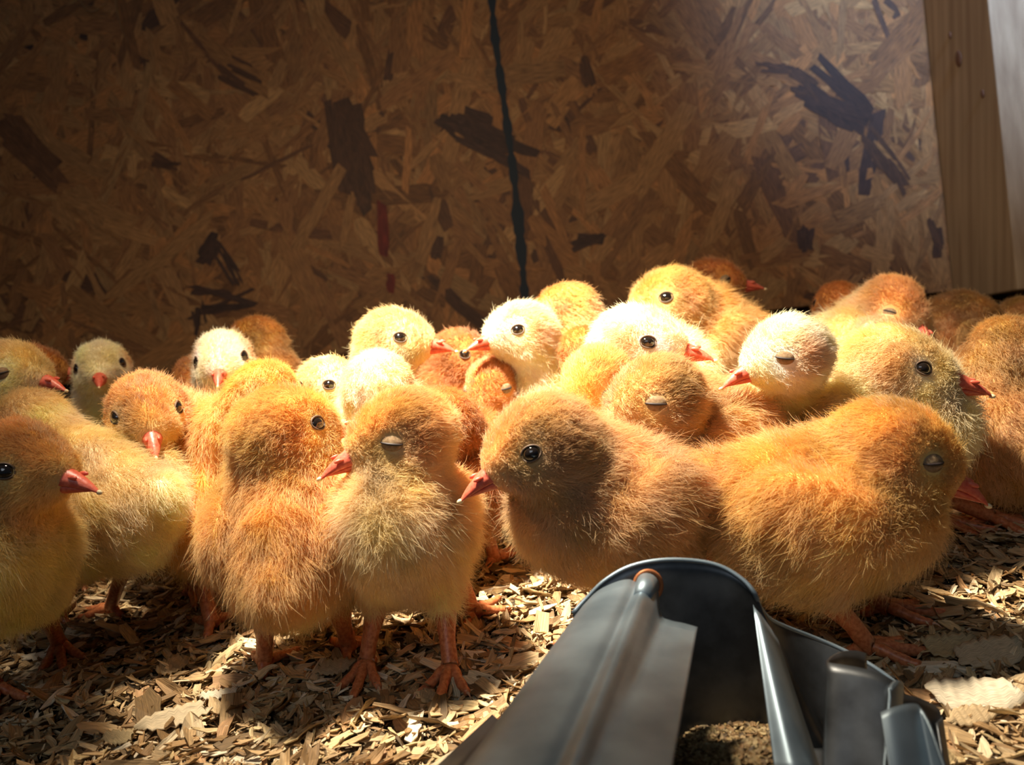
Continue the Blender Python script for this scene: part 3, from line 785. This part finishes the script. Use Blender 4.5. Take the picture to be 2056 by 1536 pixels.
# trough wall on the right: curled sheet
sheet('trough_wall', drop([(1738,1312,.192), (1715,1306,.190), (1685,1310,.186), (1663,1326,.181), (1672,1332,.1785), (1720,1340,.176), (1765,1352,.174), (1795,1368,.173), (1806,1374,.174)],
                          [(1745,1600,.181), (1715,1600,.178), (1680,1605,.174), (1652,1610,.168), (1665,1612,.166), (1712,1614,.164), (1752,1616,.162), (1775,1618,.161), (1785,1618,.162)]), m_gdark)
sheet('corner_tab', drop([(1812,1372,.174), (1800,1366,.172), (1788,1378,.170), (1790,1395,.169)], [(1800,1600,.162), (1790,1600,.161), (1772,1602,.159), (1770,1604,.158)]), m_galv)
sheet('outer_wall', drop([(1795,1392,.175), (1840,1400,.178), (1878,1420,.181), (1890,1440,.180), (1880,1452,.177)], [(1800,1600,.166), (1850,1600,.168), (1895,1600,.170), (1915,1600,.169), (1905,1600,.166)]), m_gdark)
sheet('outer_flap', drop([(1768,1432,.160), (1790,1422,.160), (1820,1414,.161), (1842,1416,.162), (1858,1436,.160), (1872,1470,.157)], [(1800,1640,.148), (1825,1640,.148), (1860,1640,.149), (1890,1640,.150), (1915,1640,.148), (1935,1640,.146)]), m_galv)
# trough bottom
tb = [P(1250, 1560, .178), P(1790, 1560, .178)]
bt = [[np.array([x, y, .0045]) for y in np.linspace(.10, .200, 6)] for x in np.linspace(P(1250,1500,.18)[0], P(1780,1500,.175)[0], 8)]
sheet('trough_floor', bt, m_gdark)
# feed mash heaped in the trough
rf = np.random.default_rng(3)
xa, xb = P(1330, 1500, .18)[0], P(1640, 1500, .175)[0]
def heap(p): return .006 + .016 * np.exp(-((p[:, 0] - (xa + xb) / 2) / .020) ** 2 - ((p[:, 1] - .150) / .03) ** 2) + vnoise(np.c_[p[:, :2], 0 * p[:, 0]], 500)[:, 0] * .0006
hv, hf = gridmesh(xa, xb, .11, .190, .0012, heap)
nb = 5000; bx = rf.uniform(xa, xb, nb); by = rf.uniform(.11, .19, nb); bz = heap(np.c_[bx, by, 0 * bx]) + rf.uniform(0, .0008, nb)
V3 = flakes(bx, by, rf.uniform(.0008, .0022, nb), rf.uniform(.0005, .0014, nb), bz, rf, 40)
col = np.concatenate([np.tile(lin((84, 66, 42)), (len(hv), 1)), V3[2] * np.array([.45, .42, .32])])
o = mesh('feed_mash', np.concatenate([hv, V3[0]]), np.concatenate([hf, V3[1] + len(hv)]), m_shav, smooth=False, col=col, uv=np.zeros((len(hv) + len(V3[0]), 2)))
tag(o, 'coarse brown feed mash lying inside the metal feeder', 'feed', kind='stuff')

# ------------------------------------------------------------ the flock
FR, MD, BK = 85000, 48000, 20000
CH = [
 # ---- front row
 dict(label='golden chick facing the camera with closed eyes and red beak pointing left', head=(805,868,.252), hdir=(203,-8), body=(808,1055,.264), bdir=(262,20), pal='buff', eye='closed', fat=.92, s=.97, feet=[(905,1345),(738,1335)], n=FR, res=.0012, hroll=-8),
 dict(label='orange chick seen from behind, head turned right, beside the chick facing the camera', head=(572,862,.262), hdir=(38,-2), body=(585,1062,.262), bdir=(92,28), pal='gold', eye='open', feet=[(532,1335),(700,1305)], n=FR, res=.0012, s=1.02, beak='pale'),
 dict(label='tan chick with half lowered head, beak pointing left, standing behind the metal feeder', head=(1085,890,.236), hdir=(197,-14), body=(1235,1010,.252), bdir=(204,6), pal='tan', eye='open', n=FR, res=.0012),
 dict(label='dozing orange chick bending forward at the right, beak low beside the shavings', head=(1800,905,.236), hdir=(-12,-24), body=(1645,1020,.246), bdir=(-12,-4), pal='gold', eye='closed', feet=[(1772,1225),(1740,1305)], n=FR, res=.0012, s=1.05),
 dict(label='yellow chick cut by the left edge of the photo, dark eye, beak pointing right', head=(38,935,.238), hdir=(-18,-5), body=(-32,1108,.25), bdir=(-60,20), pal='patched', eye='open', feet=[(120,1300),(-10,1385)], n=FR, res=.0012),
 # ---- second row
 dict(label='pale chick with open eye facing right above the dozing orange chick', head=(1795,736,.290), hdir=(-12,-10), body=(1752,850,.305), bdir=(-25,0), pal='cream', eye='open', feet=[(1985,1045),(1890,1050)], n=MD, res=.0013, s=1.06),
 dict(label='white crowned chick with closed eye and red beak pointing left, right of centre', head=(1578,706,.275), hdir=(190,-10), body=(1560,860,.332), bdir=(215,10), pal='pale', eye='closed', n=MD, res=.0013, s=.9, hroll=-6),
 dict(label='ruffled brown chick sleeping with pale closed eyelid behind the tan front chick', head=(1312,800,.265), hdir=(205,-10), body=(1395,880,.292), bdir=(200,4), pal='tan', eye='closed', n=MD, res=.0013, s=1.0),
 dict(label='bright white chick facing right with open eye above the sleeping brown chick', head=(1280,688,.312), hdir=(-22,-4), body=(1285,800,.345), bdir=(-40,30), pal='pale', eye='open', n=MD, res=.0013, s=1.05),
 dict(label='small orange chick tucking its face down left of the sleeping brown chick', head=(1192,772,.300), hdir=(-130,-40), bdir=(-110,0), pal='gold', eye='closed', n=MD, res=.0013, s=.92),
 dict(label='dazzling white chick seen from behind, just behind the chick facing the camera', head=(760,770,.300), hdir=(95,5), body=(768,905,.322), bdir=(80,35), pal='pale', eye='open', n=MD, res=.0013, s=.92),
 dict(label='rusty chick standing behind the right shoulder of the chick facing the camera', head=(888,850,.320), hdir=(100,-20), body=(915,965,.335), bdir=(60,15), pal='rust', eye='open', feet=[(950,1235),None], n=MD, res=.0013),
 dict(label='orange chick hidden behind the back-turned chick, only crown and left flank showing', head=(536,800,.306), hdir=(85,5), body=(432,985,.318), bdir=(95,30), pal='gold', eye='open', feet=[(425,1255),None], n=MD, res=.0013, s=1.05),
 dict(label='cream chick with rump turned to us behind the left edge chick', head=(60,850,.300), hdir=(150,0), body=(212,1008,.286), bdir=(152,6), pal='cream', eye='open', feet=[(120,1240),(225,1225)], n=MD, res=.0013, s=.94),
 dict(label='orange chick bowing its head to show its crown and beak, left of centre', head=(294,824,.302), hdir=(-66,-16), bdir=(-30,0), body=(372,925,.342), pal='buff', eye='open', n=MD, res=.0013),
 dict(label='pale orange chick seen from behind at the right edge of the photo', head=(2020,705,.335), hdir=(60,0), body=(2005,850,.335), bdir=(80,22), pal='tan', eye='open', n=MD, res=.0013, s=1.08),
 dict(label='cream chick near the left edge, beak right, above the left edge chick', head=(25,748,.340), hdir=(-20,-6), bdir=(-60,15), pal='cream', eye='closed', n=MD, res=.0014, s=1.0),
 # ---- third row
 dict(label='white chick with raised head in the middle, its beak pointing left over a rusty chick', head=(1045,665,.372), hdir=(204,2), bdir=(215,30), pal='pale', eye='open', n=BK*2, res=.0015, s=1.0),
 dict(label='cream chick in profile facing right against the board wall', head=(792,680,.378), hdir=(-12,-4), bdir=(-15,15), pal='cream', eye='open', n=BK*2, res=.0015, s=1.05),
 dict(label='rusty chick with open eye whose crown shows between two pointed beaks', head=(925,712,.425), hdir=(-18,-4), bdir=(-20,10), pal='rust', eye='open', n=BK, res=.0016),
 dict(label='dark rusty chick asleep below the middle white chick with raised head', head=(985,775,.375), hdir=(-110,-20), bdir=(-60,5), pal='rust', eye='closed', n=BK, res=.0016, s=.92),
 dict(label='yellow chick high on the right of centre, one round eye, facing left', head=(1345,600,.440), hdir=(192,0), body=(1425,685,.462), bdir=(200,20), pal='gold', eye='open', n=BK*2, res=.0016, s=1.25),
 dict(label='orange chick seen from behind right of the middle white chick with raised head', head=(1135,625,.430), hdir=(150,-5), bdir=(120,20), pal='buff', eye='open', n=BK, res=.0016, s=1.1),
 dict(label='white faced chick looking at the camera left of the back-turned chicks', head=(447,722,.385), hdir=(-80,-6), bdir=(-50,15), pal='pale', eye='open', n=BK*2, res=.0015),
 dict(label='white faced chick looking at the camera far left, standing alone against the wall', head=(203,738,.420), hdir=(-70,-2), bdir=(-50,20), pal='pale', eye='open', n=BK*2, res=.0015),
 dict(label='pale orange chick seen from behind above the white faced chick', head=(512,692,.475), hdir=(140,-5), bdir=(110,20), pal='buff', eye='open', n=BK, res=.0016, s=1.2),
 dict(label='brown chick with half its face hidden by the white faced chick', head=(395,762,.425), hdir=(-80,-5), bdir=(-60,10), pal='rust', eye='closed', n=BK, res=.0016, s=.95),
 dict(label='dim cream chick facing right between the back-turned chick and the white one', head=(662,772,.352), hdir=(-20,-2), bdir=(-30,10), pal='cream', eye='open', n=BK, res=.0016, s=.9),
 dict(label='small rusty chick wedged behind the bright white chick, its face turned away', head=(1172,700,.362), hdir=(70,-8), bdir=(200,5), pal='rust', eye='open', n=BK, res=.0016, s=.75),
 dict(label='rusty chick at the back with pink beak pointing right, highest of all', head=(1430,568,.560), hdir=(-10,0), bdir=(-10,20), pal='rust', eye='closed', n=BK, res=.0018, s=1.25),
 dict(label='orange chick back seen against the board near the right, no face visible', head=(1682,612,.500), hdir=(100,0), bdir=(90,20), pal='rust', eye='open', n=BK, res=.0018, s=1.05),
 dict(label='chick with orange crown and drooping pink beak behind the pale open-eyed chick', head=(1799,612,.430), hdir=(-68,-30), body=(1740,685,.440), bdir=(20,12), pal='goldhead', eye='closed', n=BK*2, res=.0015, s=1.05),
 dict(label='dim tan chick sitting in front of the wooden stud', head=(1955,650,.500), hdir=(30,-10), body=(1905,690,.50), bdir=(30,5), pal='tan', eye='closed', n=BK, res=.0018, s=1.15),
 dict(label='dim tan chick at the far right beyond the wooden stud', head=(2048,640,.550), hdir=(100,0), bdir=(80,10), pal='tan', eye='closed', n=BK, res=.0018, s=1.05),
 dict(label='dark rusty chick in the shade at the left, behind the cream chick', head=(62,742,.430), hdir=(20,-5), bdir=(20,5), pal='rust', eye='closed', n=BK, res=.0018, s=1.0),
]
for i, k in enumerate(CH):
    chick(seed=i * 13, group='chicks crowding under the heat lamp', **k)
